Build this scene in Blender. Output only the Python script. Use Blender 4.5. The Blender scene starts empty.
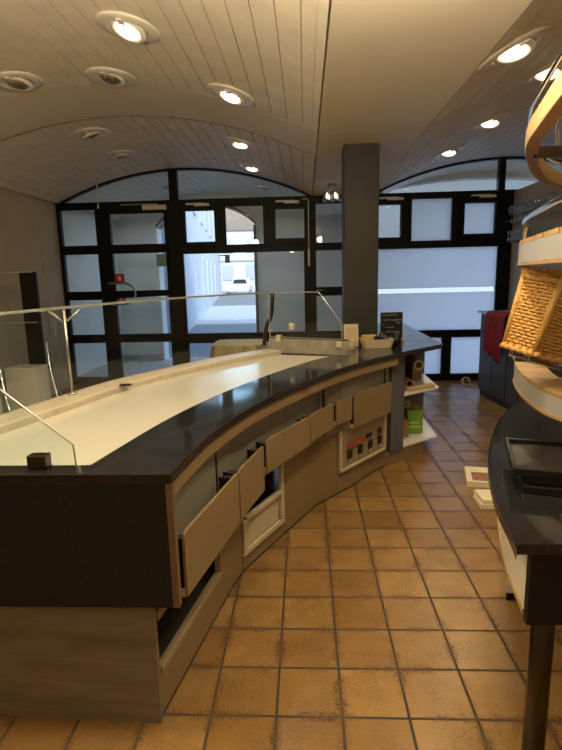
import bpy, math, random
from mathutils import Vector, Matrix
random.seed(7)
S = bpy.context.scene
COL = S.collection
PI = math.pi

# ------------------------------------------------------------------ mesh helpers
import bmesh
def fixnormals(me):
    b = bmesh.new(); b.from_mesh(me); bmesh.ops.recalc_face_normals(b, faces=b.faces); b.to_mesh(me); b.free()
class MB:
    def __init__(s): s.v = []; s.f = []
    def add(s, vs, fs):
        b = len(s.v); s.v += [tuple(p) for p in vs]; s.f += [[b+i for i in f] for f in fs]; return s
    def box(s, x0, x1, y0, y1, z0, z1):
        return s.prism([(x0,y0),(x1,y0),(x1,y1),(x0,y1)], z0, z1)
    def prism(s, poly, z0, z1):
        n = len(poly)
        a = sum(poly[i][0]*poly[(i+1)%n][1]-poly[(i+1)%n][0]*poly[i][1] for i in range(n))
        if a < 0: poly = poly[::-1]
        vs = [(x,y,z0) for x,y in poly]+[(x,y,z1) for x,y in poly]
        fs = [list(range(n))[::-1], list(range(n,2*n))]+[[i,(i+1)%n,n+(i+1)%n,n+i] for i in range(n)]
        return s.add(vs, fs)
    def slab(s, poly, axis, a0, a1):
        """polygon in the plane across an axis ('x' or 'y'), thickened from a0 to a1"""
        n = len(poly)
        if axis == 'y': vs = [(u,a0,w) for u,w in poly]+[(u,a1,w) for u,w in poly]
        else: vs = [(a0,u,w) for u,w in poly]+[(a1,u,w) for u,w in poly]
        fs = [list(range(n)), list(range(n,2*n))[::-1]]+[[i,n+i,n+(i+1)%n,(i+1)%n] for i in range(n)]
        return s.add(vs, fs)
    def upright(s, p, q, poly, t):
        """polygon (u along p->q in metres, z) standing on the line p->q, thickness t to its left"""
        d = Vector((q[0]-p[0], q[1]-p[1])); L = d.length; d /= L; nrm = Vector((-d.y, d.x))
        n = len(poly)
        vs = [(p[0]+d.x*u, p[1]+d.y*u, w) for u,w in poly]+[(p[0]+d.x*u+nrm.x*t, p[1]+d.y*u+nrm.y*t, w) for u,w in poly]
        fs = [list(range(n)), list(range(n,2*n))[::-1]]+[[i,n+i,n+(i+1)%n,(i+1)%n] for i in range(n)]
        return s.add(vs, fs)
    def ribbon(s, A, B, z0, z1):
        n = len(A); vs = []
        for i in range(n):
            vs += [(A[i][0],A[i][1],z0),(A[i][0],A[i][1],z1),(B[i][0],B[i][1],z1),(B[i][0],B[i][1],z0)]
        fs = [[0,1,2,3],[4*(n-1)+3,4*(n-1)+2,4*(n-1)+1,4*(n-1)]]
        for i in range(n-1):
            for k in range(4):
                fs.append([4*i+k, 4*(i+1)+k, 4*(i+1)+(k+1)%4, 4*i+(k+1)%4])
        return s.add(vs, fs)
    def tube(s, pts, r, n=8, closed=False):
        P = [Vector(p) for p in pts]; m = len(P); vs = []
        up = None
        for i in range(m):
            if closed: t = P[(i+1)%m]-P[i-1]
            else: t = P[min(i+1,m-1)]-P[max(i-1,0)]
            t.normalize()
            if up is None:
                up = Vector((0,0,1)) if abs(t.z) < .9 else Vector((1,0,0))
            u = (up - t*up.dot(t)).normalized(); w = t.cross(u); up = u
            rr = r[i] if isinstance(r, (list,tuple)) else r
            for k in range(n):
                a = 2*PI*k/n; vs.append(P[i]+u*math.cos(a)*rr+w*math.sin(a)*rr)
        fs = []
        for i in range(m if closed else m-1):
            j = (i+1)%m
            for k in range(n): fs.append([i*n+k, i*n+(k+1)%n, j*n+(k+1)%n, j*n+k])
        if not closed: fs += [list(range(n))[::-1], [(m-1)*n+k for k in range(n)]]
        return s.add(vs, fs)
    def lathe(s, prof, c=(0,0,0), n=24, sx=1, sy=1, cap=True):
        vs = []; m = len(prof)
        for r,z in prof:
            for k in range(n):
                a = 2*PI*k/n; vs.append((c[0]+r*sx*math.cos(a), c[1]+r*sy*math.sin(a), c[2]+z))
        fs = []
        for i in range(m-1):
            for k in range(n): fs.append([i*n+k, i*n+(k+1)%n, (i+1)*n+(k+1)%n, (i+1)*n+k])
        if cap and prof[0][0] > 1e-4: fs.append(list(range(n))[::-1])
        if cap and prof[-1][0] > 1e-4: fs.append([(m-1)*n+k for k in range(n)])
        return s.add(vs, fs)
    def xf(s, M):
        s.v = [tuple(M @ Vector(p)) for p in s.v]; return s
    def build(s, name, mat, parent=None, smooth=False, bevel=0, seg=2):
        me = bpy.data.meshes.new(name); me.from_pydata(s.v, [], s.f); me.validate(); fixnormals(me); me.update()
        o = bpy.data.objects.new(name, me); COL.objects.link(o)
        if mat: me.materials.append(mat)
        if smooth:
            for p in me.polygons: p.use_smooth = True
        if bevel:
            b = o.modifiers.new('Bevel', 'BEVEL'); b.width = bevel; b.segments = seg; b.limit_method = 'ANGLE'; b.angle_limit = math.radians(40)
        if parent:
            o.parent = parent
            o.matrix_parent_inverse = Matrix.Translation(-parent.location) if not parent.get('_local') else Matrix()
        return o

def thing(name, label, cat, loc=(0,0,0), group=None, rot=None):
    o = bpy.data.objects.new(name, None); COL.objects.link(o); o.location = loc; o.empty_display_size = .1
    o['label'] = label; o['category'] = cat
    if group: o['group'] = group
    if rot is not None:
        o.rotation_euler = rot
    return o
def local(o): o['_local'] = 1; return o
def tag(o, label, cat, group=None):
    o['label'] = label; o['category'] = cat
    if group: o['group'] = group
    return o
def struct(o): o['kind'] = 'structure'; return o
def copy_tree(o, parent=None):
    c = o.copy(); COL.objects.link(c)
    if parent: c.parent = parent
    for ch in list(o.children): copy_tree(ch, c)
    return c
def smoothline(pts, k=6):
    out = []; n = len(pts)
    for i in range(n-1):
        p0 = pts[max(i-1,0)]; p1 = pts[i]; p2 = pts[i+1]; p3 = pts[min(i+2,n-1)]
        for j in range(k):
            t = j/k
            out.append(tuple(.5*((2*b)+(-a+c)*t+(2*a-5*b+4*c-d)*t*t+(-a+3*b-3*c+d)*t**3) for a,b,c,d in zip(p0,p1,p2,p3)))
    out.append(tuple(pts[-1])); return out
def offset(pts, d):
    """shift a plan polyline to its left by d"""
    out = []; n = len(pts)
    for i in range(n):
        a = Vector(pts[max(i-1,0)][:2]); b = Vector(pts[min(i+1,n-1)][:2]); t = (b-a).normalized()
        out.append((pts[i][0]-t.y*d, pts[i][1]+t.x*d))
    return out
def sub_y(pts, y0, y1):
    """piece of a polyline (monotone in y) between two y values"""
    def at(y):
        for a,b in zip(pts, pts[1:]):
            if a[1] <= y <= b[1] and b[1] > a[1]:
                t = (y-a[1])/(b[1]-a[1]); return (a[0]+(b[0]-a[0])*t, y)
        return pts[0] if y < pts[0][1] else pts[-1]
    return [at(y0)]+[p for p in pts if y0+.004 < p[1] < y1-.004]+[at(y1)]

# ------------------------------------------------------------------ materials
def newmat(name):
    m = bpy.data.materials.new(name); m.use_nodes = True
    nt = m.node_tree; b = nt.nodes['Principled BSDF']
    return m, nt, b
def mat(name, col, rough=.5, metal=0, spec=.5, noise=0, nscale=8, bump=0, bscale=60, coat=0):
    m, nt, b = newmat(name)
    b.inputs['Base Color'].default_value = (*col, 1); b.inputs['Roughness'].default_value = rough
    b.inputs['Metallic'].default_value = metal; b.inputs['Specular IOR Level'].default_value = spec
    b.inputs['Coat Weight'].default_value = coat
    tc = nt.nodes.new('ShaderNodeTexCoord')
    if noise:
        n = nt.nodes.new('ShaderNodeTexNoise'); n.inputs['Scale'].default_value = nscale; n.inputs['Detail'].default_value = 5
        nt.links.new(tc.outputs['Object'], n.inputs['Vector'])
        r = nt.nodes.new('ShaderNodeMapRange'); r.inputs['From Min'].default_value = .3; r.inputs['From Max'].default_value = .7
        r.inputs['To Min'].default_value = 1-noise; r.inputs['To Max'].default_value = 1+noise*.5
        nt.links.new(n.outputs['Fac'], r.inputs['Value'])
        mx = nt.nodes.new('ShaderNodeMix'); mx.data_type = 'RGBA'; mx.blend_type = 'MULTIPLY'; mx.inputs[0].default_value = 1
        mx.inputs[6].default_value = (*col, 1); nt.links.new(r.outputs[0], mx.inputs[7])
        nt.links.new(mx.outputs[2], b.inputs['Base Color'])
    if bump:
        n2 = nt.nodes.new('ShaderNodeTexNoise'); n2.inputs['Scale'].default_value = bscale; n2.inputs['Detail'].default_value = 4
        nt.links.new(tc.outputs['Object'], n2.inputs['Vector'])
        bp = nt.nodes.new('ShaderNodeBump'); bp.inputs['Strength'].default_value = bump; bp.inputs['Distance'].default_value = .002
        nt.links.new(n2.outputs['Fac'], bp.inputs['Height']); nt.links.new(bp.outputs[0], b.inputs['Normal'])
    return m
def woodmat(name, c1, c2, axis='X', scale=12, rough=.45):
    m, nt, b = newmat(name); tc = nt.nodes.new('ShaderNodeTexCoord'); mp = nt.nodes.new('ShaderNodeMapping')
    mp.inputs['Scale'].default_value = (scale if axis != 'X' else scale*.1, scale if axis != 'Y' else scale*.1, scale if axis != 'Z' else scale*.1)
    n = nt.nodes.new('ShaderNodeTexNoise'); n.inputs['Scale'].default_value = 4; n.inputs['Detail'].default_value = 6; n.inputs['Distortion'].default_value = .6
    r = nt.nodes.new('ShaderNodeValToRGB'); r.color_ramp.elements[0].color = (*c1,1); r.color_ramp.elements[1].color = (*c2,1)
    r.color_ramp.elements[0].position = .3; r.color_ramp.elements[1].position = .7
    nt.links.new(tc.outputs['Object'], mp.inputs['Vector']); nt.links.new(mp.outputs[0], n.inputs['Vector'])
    nt.links.new(n.outputs['Fac'], r.inputs['Fac']); nt.links.new(r.outputs[0], b.inputs['Base Color']); b.inputs['Roughness'].default_value = rough
    return m
def emit(name, col, strength):
    m, nt, b = newmat(name)
    b.inputs['Base Color'].default_value = (.8,.8,.8,1); b.inputs['Emission Color'].default_value = (*col,1); b.inputs['Emission Strength'].default_value = strength
    return m
def glassmat(name, tint=(.93,.97,.97), refl=1.0, rough=0.0, boost=1.0):
    m = bpy.data.materials.new(name); m.use_nodes = True; nt = m.node_tree; nt.nodes.clear()
    o = nt.nodes.new('ShaderNodeOutputMaterial'); t = nt.nodes.new('ShaderNodeBsdfTransparent'); g = nt.nodes.new('ShaderNodeBsdfGlossy')
    t.inputs['Color'].default_value = (*tint,1); g.inputs['Roughness'].default_value = rough; g.inputs['Color'].default_value = (refl,refl,refl,1)
    fr = nt.nodes.new('ShaderNodeFresnel'); fr.inputs['IOR'].default_value = 1.5
    ge = nt.nodes.new('ShaderNodeNewGeometry'); inv = nt.nodes.new('ShaderNodeMath'); inv.operation = 'SUBTRACT'; inv.inputs[0].default_value = 1; nt.links.new(ge.outputs['Backfacing'], inv.inputs[1])
    ml = nt.nodes.new('ShaderNodeMath'); ml.operation = 'MULTIPLY'; nt.links.new(fr.outputs[0], ml.inputs[0]); nt.links.new(inv.outputs[0], ml.inputs[1])
    bo = nt.nodes.new('ShaderNodeMath'); bo.operation = 'MULTIPLY'; bo.use_clamp = True; bo.inputs[1].default_value = boost; nt.links.new(ml.outputs[0], bo.inputs[0])
    mx = nt.nodes.new('ShaderNodeMixShader'); nt.links.new(bo.outputs[0], mx.inputs[0]); nt.links.new(t.outputs[0], mx.inputs[1]); nt.links.new(g.outputs[0], mx.inputs[2])
    nt.links.new(mx.outputs[0], o.inputs['Surface']); return m
def frostmat(name, tint=(.95,.96,.98)):
    m = bpy.data.materials.new(name); m.use_nodes = True; nt = m.node_tree; nt.nodes.clear()
    o = nt.nodes.new('ShaderNodeOutputMaterial'); t = nt.nodes.new('ShaderNodeBsdfTranslucent'); d = nt.nodes.new('ShaderNodeBsdfDiffuse')
    t.inputs['Color'].default_value = (*tint,1); d.inputs['Color'].default_value = (.6,.65,.7,1)
    mx = nt.nodes.new('ShaderNodeMixShader'); mx.inputs[0].default_value = .06
    nt.links.new(t.outputs[0], mx.inputs[1]); nt.links.new(d.outputs[0], mx.inputs[2]); nt.links.new(mx.outputs[0], o.inputs['Surface']); return m
def tilemat():
    m, nt, b = newmat('terracotta_tile'); L = nt.links
    tc = nt.nodes.new('ShaderNodeTexCoord'); mp = nt.nodes.new('ShaderNodeMapping')
    mp.inputs['Location'].default_value = (.381+.2495*20, -1.702+.2495*20, 0); L.new(tc.outputs['Object'], mp.inputs['Vector'])
    def brick(mortar, smooth):
        k = nt.nodes.new('ShaderNodeTexBrick'); k.offset = 0; k.squash = 1
        for n,v in (('Scale',1),('Mortar Size',mortar),('Mortar Smooth',smooth),('Bias',0),('Brick Width',.2495),('Row Height',.2495)): k.inputs[n].default_value = v
        L.new(mp.outputs[0], k.inputs['Vector']); return k
    k = brick(.0065, .2); k.inputs['Color1'].default_value = (.33,.192,.066,1); k.inputs['Color2'].default_value = (.235,.128,.042,1); k.inputs['Mortar'].default_value = (.035,.027,.017,1)
    e = brick(.055, 1.0)                                           # darker fired edge of each tile
    def noise(s, d=6, lo=.35, hi=.7):
        n = nt.nodes.new('ShaderNodeTexNoise'); n.inputs['Scale'].default_value = s; n.inputs['Detail'].default_value = d; n.inputs['Roughness'].default_value = .65
        L.new(tc.outputs['Object'], n.inputs['Vector'])
        r = nt.nodes.new('ShaderNodeMapRange'); r.inputs['From Min'].default_value = lo; r.inputs['From Max'].default_value = hi; L.new(n.outputs['Fac'], r.inputs['Value']); return r
    big = noise(4.5, 5, .37, .62); fine = noise(95, 4, .44, .60)
    def math_(op, a, c):
        q = nt.nodes.new('ShaderNodeMath'); q.operation = op
        for i,x in enumerate((a,c)):
            if isinstance(x,(int,float)): q.inputs[i].default_value = x
            else: L.new(x, q.inputs[i])
        return q.outputs[0]
    edge = math_('MULTIPLY', e.outputs['Fac'], big.outputs[0])
    dark = math_('MULTIPLY', math_('MAXIMUM', math_('MULTIPLY', edge, 1.3), math_('ADD', math_('MULTIPLY', big.outputs[0], .40), .14)), math_('ADD', math_('MULTIPLY', fine.outputs[0], .6), .4))
    mx = nt.nodes.new('ShaderNodeMix'); mx.data_type = 'RGBA'; L.new(dark, mx.inputs[0]); L.new(k.outputs['Color'], mx.inputs[6]); mx.inputs[7].default_value = (.10,.05,.018,1)
    L.new(mx.outputs[2], b.inputs['Base Color'])
    rg = nt.nodes.new('ShaderNodeMapRange'); rg.inputs['To Min'].default_value = .24; rg.inputs['To Max'].default_value = .8; L.new(k.outputs['Fac'], rg.inputs['Value']); L.new(rg.outputs[0], b.inputs['Roughness'])
    h = math_('SUBTRACT', math_('MULTIPLY', fine.outputs[0], .15), k.outputs['Fac'])
    bp = nt.nodes.new('ShaderNodeBump'); bp.inputs['Strength'].default_value = .4; bp.inputs['Distance'].default_value = .004; L.new(h, bp.inputs['Height']); L.new(bp.outputs[0], b.inputs['Normal'])
    return m

TILE = tilemat()
CEIL = mat('cream_boards', (.78,.71,.59), .55, noise=.08, nscale=5)
PLASTER = mat('cream_plaster', (.74,.67,.54), .6, noise=.04, nscale=3)
WALLM = mat('cream_wall_paint', (.50,.42,.29), .8, noise=.06, nscale=4, bump=.15)
GREYWALL = mat('greige_wall_paint', (.42,.37,.31), .8, noise=.06, nscale=4)
BLACKF = mat('black_window_metal', (.007,.006,.006), .45, spec=.15)
BEIGE = mat('beige_laminate', (.23,.158,.082), .42, noise=.05, nscale=3)
BEIGE2 = mat('pale_beige_edge', (.32,.25,.16), .5)
WORN = woodmat('worn_pale_laminate', (.15,.12,.08), (.235,.19,.135), 'X', 5, .6)
GREYP = mat('grey_bin_lining', (.22,.20,.16), .5)
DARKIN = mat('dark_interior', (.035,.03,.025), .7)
GRAN = mat('black_granite', (.018,.017,.018), .08, spec=.7, noise=.6, nscale=300)
GRANV = mat('black_speckled_panel', (.018,.018,.0195), .5, spec=.3, noise=.7, nscale=220)
WELL = mat('cream_cold_plate', (.47,.45,.39), .18, noise=.03, nscale=3)
STONE = mat('grey_stone', (.30,.27,.23), .4, noise=.3, nscale=14)
LEDGE = mat('pale_stone_ledge', (.46,.40,.31), .35, noise=.15, nscale=18)
CHROME = mat('chrome', (.75,.75,.76), .12, metal=1)
STEEL = mat('brushed_steel', (.45,.43,.40), .35, metal=1)
DSTEEL = mat('dark_bronze_tube', (.09,.075,.06), .3, metal=1)
COLM = mat('dark_grey_column', (.030,.026,.022), .5, spec=.3)
POSTG = mat('grey_blue_post', (.10,.10,.12), .5)
CABG = mat('dark_grey_cabinet', (.045,.05,.06), .45)
WHITE = mat('white_laminate', (.78,.75,.70), .18)
TIERW = mat('tier_white', (.37,.36,.345), .4)
OAK = woodmat('oak', (.34,.20,.08), (.48,.30,.13), 'Y', 14)
PLY = woodmat('ply_band', (.42,.28,.13), (.56,.40,.21), 'Y', 10, .4)
WICK = woodmat('wicker', (.40,.20,.04), (.62,.36,.10), 'X', 40, .55)
RED = mat('dark_red_fabric', (.22,.006,.016), .85, noise=.4, nscale=50)
REDP = mat('red_plastic', (.30,.05,.04), .4)
CLOTH = mat('beige_tablecloth', (.60,.50,.30), .85, noise=.1, nscale=20)
PAPER = mat('newsprint', (.78,.70,.52), .8)
PHOTO = mat('brown_print', (.35,.16,.09), .7, noise=.5, nscale=25)
BLK = mat('black_plastic', (.010,.010,.010), .4, spec=.3)
GREEN = mat('green_packet', (.16,.32,.03), .5, noise=.2, nscale=30)
BROWNP = mat('brown_card', (.30,.18,.09), .7)
TAN = mat('tan_wood', (.52,.38,.22), .6)
IVORY = mat('ivory_plastic', (.54,.46,.33), .45)
CHALK = mat('chalk', (.6,.6,.58), .9)
SOCKET = mat('socket_black', (.01,.01,.01), .4)
REDL = mat('red_label', (.36,.08,.03), .5)
STICK = mat('red_sticker', (.55,.02,.03), .4)
WPAINT = mat('white_enamel', (.74,.70,.62), .35)
GLASS = glassmat('clear_glass')
GGREEN = glassmat('shelf_glass', (.90,.96,.93))
TUMB = glassmat('drinking_glass', (.90,.92,.92), boost=3.0)
FROST = frostmat('frosted_glass')
LAMPON = emit('lamp_lit', (1,.84,.62), 5)
BULB = emit('bulb_lit', (1,.82,.55), 2.5)
LAMPDIM = mat('lamp_glass', (.75,.65,.48), .15)
REFLECT = mat('lamp_reflector', (.35,.30,.22), .25, metal=.8)
OUTWALL = mat('porch_render', (.80,.80,.80), .85, noise=.05, nscale=2)
OUTFLOOR = mat('porch_paving', (.50,.50,.50), .8, noise=.2, nscale=6)
ASPH = mat('street_asphalt', (.20,.205,.22), .9, noise=.15, nscale=.5)
PAVE = mat('pale_kerb_paving', (.46,.47,.48), .9, noise=.1, nscale=2)
BLDW = mat('white_house_render', (.42,.46,.54), .9)
BLDG = mat('grey_house_render', (.085,.10,.115), .9)
BLDB = mat('pale_blue_render', (.55,.60,.66), .9)
ROOFM = mat('brown_roof', (.22,.17,.14), .8, noise=.2, nscale=4)
SHUT = mat('grey_shutter', (.38,.42,.48), .7)
CARW = mat('car_white', (.8,.8,.82), .25)
CARB = mat('car_blue', (.03,.10,.40), .25)
CARG = mat('car_glass', (.02,.025,.03), .1)
SIGNG = mat('green_notice', (.16,.20,.10), .6)

# ------------------------------------------------------------------ camera
cam = bpy.data.cameras.new('camera'); co = bpy.data.objects.new('camera', cam); COL.objects.link(co)
pit, yaw, rol = math.radians(10.8), math.radians(-2.82), math.radians(-1.35)
r0 = Vector((math.cos(yaw), -math.sin(yaw), 0)); fw = Vector((math.sin(yaw)*math.cos(pit), math.cos(yaw)*math.cos(pit), -math.sin(pit)))
u0 = r0.cross(fw); r1 = r0*math.cos(rol)+u0*math.sin(rol); u1 = u0*math.cos(rol)-r0*math.sin(rol)
M = Matrix((( r1.x,u1.x,-fw.x,0),(r1.y,u1.y,-fw.y,0),(r1.z,u1.z,-fw.z,1.64),(0,0,0,1)))
co.matrix_world = M; cam.sensor_fit = 'HORIZONTAL'; cam.sensor_width = 36; cam.lens = 36*524/562; cam.clip_start = .05; cam.clip_end = 500
S.camera = co

# ------------------------------------------------------------------ the room
YB, YF = -2.6, 8.0
XL, XR = -3.70, 3.0
LC, LH, RC, RH, RISE, ZS = -1.76, 1.88, 2.87, 1.88, .44, 2.76
RAD = (LH*LH+RISE*RISE)/(2*RISE); ZC = ZS+RISE-RAD; AM = math.asin(LH/RAD)
def vz(x, cx): return ZC+math.sqrt(RAD*RAD-(x-cx)**2)
struct(MB().box(XL-.1, 4.9, YB-.1, 8.04, -.12, 0).build('floor', TILE))
struct(MB().box(XL-.12, XL, YB, 8.0, 0, 2.8).build('wall_left', WALLM))
struct(MB().box(XL-.12, 4.9, YB-.12, YB, 0, 3.4).build('wall_back', WALLM))
struct(MB().box(XR, XR+.14, YB, 7.96, 0, 2.74).build('wall_right', GREYWALL))
struct(MB().box(XR+.14, 4.9, YB, 8.0, 2.60, 2.72).box(4.76, 4.9, YB, 8.0, 2.7, 3.0).build('light_block_ledge', GREYWALL))  # unseen ledge and end wall behind the right wall, added to stop light leaks
struct(MB().box(XL, XL+.012, 7.40, 7.96, 0, 2.74).build('trim_1', WALLM))
def vault(cx, y0, y1, drop=0, planks=True):
    m = MB(); n = 29; g = .0062/RAD; prof = []
    a = -AM
    da = 2*AM/n
    for i in range(n):
        s0, s1 = a+i*da, a+(i+1)*da
        R_ = RAD-drop
        if planks:
            prof += [(s0, R_+.009), (s0+g*.4, R_+.009), (s0+g*.6, R_), (s1-g*.6, R_), (s1-g*.4, R_+.009)]
        else: prof += [(s0, R_)]
    prof.append((AM, RAD-drop))
    vs = []
    for s,R_ in prof:
        for y in (y0, y1): vs.append((cx+R_*math.sin(s), y, ZC+R_*math.cos(s)))
    fs = [[2*i, 2*i+1, 2*i+3, 2*i+2] for i in range(len(prof)-1)]
    m.add(vs, fs)
    if not planks and drop >= 0:   # close the rib's two cheeks up to the boards
        for y in (y0, y1):
            k = len(prof); vv = []
            for s,R_ in prof: vv += [(cx+R_*math.sin(s), y, ZC+R_*math.cos(s)), (cx+(RAD+.02)*math.sin(s), y, ZC+(RAD+.02)*math.cos(s))]
            m.add(vv, [[2*i, 2*i+1, 2*i+3, 2*i+2] for i in range(k-1)])
    return m
RY0, RY1 = 4.55, 5.42
for nm, cx in (('left', LC), ('right', RC)):
    struct(vault(cx, YB, RY0-.010).build('ceiling_vault_'+nm, CEIL)); struct(vault(cx, RY1+.022, YF).build('ceiling_vault_'+nm, CEIL))
    struct(vault(cx, RY0, RY1, .0, False).build('ceiling_rib_'+nm, PLASTER, smooth=False))
    for yy in (RY0, RY1): struct(vault(cx, yy-.04, yy+.04, -.014, False).build('ceiling_joint_'+nm, CEIL))
    struct(vault(cx, YF, 10.45 if nm == 'left' else 9.1).build('porch_ceiling_'+nm, CEIL))
xs0, xs1 = LC+LH+.009, RC-RH-.009
struct(MB().box(xs0, xs1, YB, RY0-.004, ZS-.003, ZS+.1).box(xs0, xs1, RY0+.004, 8.0, ZS-.003, ZS+.1).box(xs0-.06, xs1+.06, YB, 8.0, ZS+.022, ZS+.1).box(XL-.1, LC-LH+.02, YB, 8.0, ZS, ZS+.1).build('ceiling', PLASTER))
struct(MB().box(-4.0, 5.0, YB-.12, 10.8, 3.36, 3.46).box(-4.0,-3.82,YB-.1,8.0,2.7,3.4).box(4.9,5.0,YB-.1,8.0,2.5,3.4).build('light_block_slab', GREYWALL))  # unseen cover added above the vaults to keep sky light out of the joints
struct(MB().box(.36, .67, 4.92, 5.24, 0, ZS+.02).build('column', COLM, bevel=.006))

# ---- facade: frames with panes
def grid_frame(x0, x1, z0, z1, holes, y0=7.96, y1=8.04):
    m = MB()
    zs = sorted({z0, z1, *[h[2] for h in holes], *[h[3] for h in holes]}); xs = sorted({x0, x1, *[h[0] for h in holes], *[h[1] for h in holes]})
    for za, zb in zip(zs, zs[1:]):
        run = None
        for xa, xb in zip(xs, xs[1:]):
            cxm, czm = (xa+xb)/2, (za+zb)/2
            solid = not any(h[0] < cxm < h[1] and h[2] < czm < h[3] for h in holes)
            if solid:
                run = [run[0], xb] if run else [xa, xb]
            if (not solid or xb == xs[-1]) and run:
                m.box(run[0], run[1], y0, y1, za, zb); run = None
    return m
def unit(name, x0, x1, z0, z1, holes, mats):
    fr = struct(grid_frame(x0, x1, z0, z1, holes).build(name, BLACKF))
    for h, mt in zip(holes, mats):
        MB().box(h[0]-.005, h[1]+.005, 7.995, 8.005, h[2]-.005, h[3]+.005).build('pane', mt, fr)
        w = .022
        b = grid_frame(h[0]-.012, h[1]+.012, h[2]-.012, h[3]+.012, [(h[0]+w-.012, h[1]-w+.012, h[2]+w-.012, h[3]-w+.012)], 7.94, 7.962)
        b.build('glazing_bead', BLACKF, fr)
    return fr
rows = [(.12,.68),(.79,1.34),(1.45,2.02),(2.13,2.66)]
unit('window_1', -3.70, -2.99, 0, 2.76, [(-3.64,-3.09,a,b) for a,b in rows], [GLASS]*4)
door = unit('door_1', -2.99, -1.95, 0, 2.76, [(-2.89,-2.06,a,min(b,2.59)) for a,b in rows], [GLASS]*4)
unit('window_2', -1.95, .08, 0, 2.76, [(-1.81,-.02,.12,.65),(-1.82,0,.78,1.99),(-1.76,-1.31,2.14,2.60),(-1.16,-.59,2.09,2.65),(-.43,.01,2.16,2.59)], [GLASS]*5)
unit('window_3', .08, .70, 0, 2.76, [(.16,.62,.12,.65),(.16,.62,.78,1.33),(.16,.62,1.44,1.99),(.16,.62,2.08,2.65)], [GLASS]*4)
w4 = unit('window_4', .70, 3.06, 0, 2.76, [(1.0,2.05,.10,.66),(2.19,2.81,.10,.66),(.80,2.81,.77,1.325),(.80,2.81,1.405,1.98),(1.0,1.40,2.14,2.6),(1.55,2.13,2.08,2.67),(2.30,2.74,2.16,2.59)], [FROST,FROST,FROST,FROST,GLASS,FROST,FROST]) if False else None
def right_window():
    hs = [(1.0,2.05,.10,.66),(2.19,2.81,.10,.66),(.80,2.81,.77,1.98),(1.0,1.40,2.14,2.6),(1.55,2.13,2.08,2.67),(2.30,2.74,2.16,2.59)]
    fr = struct(grid_frame(.70, 3.06, 0, 2.76, hs).build('window_4', BLACKF))
    for h, mt in zip(hs, (FROST, FROST, None, GLASS, FROST, FROST)):
        if mt: MB().box(h[0]-.005, h[1]+.005, 7.995, 8.005, h[2]-.005, h[3]+.005).build('pane', mt, fr)
    MB().box(.795, 2.815, 7.995, 8.005, .765, 1.33).build('frosted_pane', FROST, fr)
    MB().box(.795, 2.815, 7.995, 8.005, 1.40, 1.985).build('frosted_pane', FROST, fr)
    MB().box(.795, 2.815, 7.997, 8.003, 1.33, 1.40).build('clear_band', GLASS, fr)
    for h in hs[3:]:
        grid_frame(h[0]-.05, h[1]+.05, h[2]-.04, h[3]+.03, [(h[0], h[1], h[2], h[3])], 7.92, 7.962).build('sash', BLACKF, fr)
right_window()
w2 = bpy.data.objects['window_2']
for h in ((-1.76,-1.31,2.14,2.60),(-.43,.01,2.16,2.59)):
    grid_frame(h[0]-.06, h[1]+.06, h[2]-.05, h[3]+.05, [h], 7.92, 7.962).build('sash', BLACKF, w2)
# door furniture
pull = smoothline([(-2.93,7.94,1.575),(-2.93,7.87,1.575),(-2.80,7.85,1.575),(-2.64,7.84,1.56),(-2.55,7.83,1.48),(-2.54,7.83,1.42),(-2.55,7.83,1.36),(-2.64,7.84,1.28),(-2.80,7.85,1.265),(-2.93,7.87,1.265),(-2.93,7.94,1.265)], 5)
MB().tube(pull, .016, 10).build('handle', STEEL, door, smooth=True)
MB().box(-2.37, -2.02, 7.90, 7.96, 2.625, 2.69).build('door_closer', WPAINT, door, bevel=.004)
MB().box(-2.70, -2.15, 7.93, 7.955, 2.70, 2.715).build('closer_arm', STEEL, door)
st = MB().box(-2.885, -2.745, 7.988, 7.994, 1.585, 1.715).build('red_sticker', STICK, None)
tag(st, 'small red square sticker with white house symbol on door glass', 'sticker')
MB().slab([(-2.85,1.64),(-2.815,1.69),(-2.78,1.64),(-2.795,1.64),(-2.795,1.61),(-2.835,1.61),(-2.835,1.64)][::-1], 'y', 7.984, 7.988).build('white_symbol', WHITE, st)
# arched lunettes
def lunette(name, cx, x0, x1, posts):
    n = 40; pts = [(x0+(x1-x0)*i/n) for i in range(n+1)]
    m = MB(); A = [(x, 7.96) for x in pts]
    vs = []
    for x in pts:
        z = vz(min(max(x, cx-LH), cx+LH), cx)
        vs += [(x,7.96,z-.028),(x,7.96,z+.02),(x,8.04,z+.02),(x,8.04,z-.028)]
    fs = []
    for i in range(n):
        for k in range(4): fs.append([4*i+k, 4*(i+1)+k, 4*(i+1)+(k+1)%4, 4*i+(k+1)%4])
    m.add(vs, fs)
    for a,b in posts: m.box(a, b, 7.95, 8.05, 2.74, vz((a+b)/2, cx))
    fr = struct(m.build(name, BLACKF))
    pl = [(x, vz(min(max(x, cx-LH), cx+LH), cx)) for x in pts]+[(x1,2.75),(x0,2.75)]
    MB().slab(pl[::-1], 'y', 7.996, 8.004).build('pane', GLASS, fr)
lunette('window_5', LC, LC-LH, LC+LH, [(-1.97,-1.85)])
lunette('window_6', RC, RC-RH, RC+RH, [(2.77,2.86)])
struct(MB().box(3.06, 4.9, 7.96, 8.04, 2.6, 2.76).build('trim_2', BLACKF))
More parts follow.
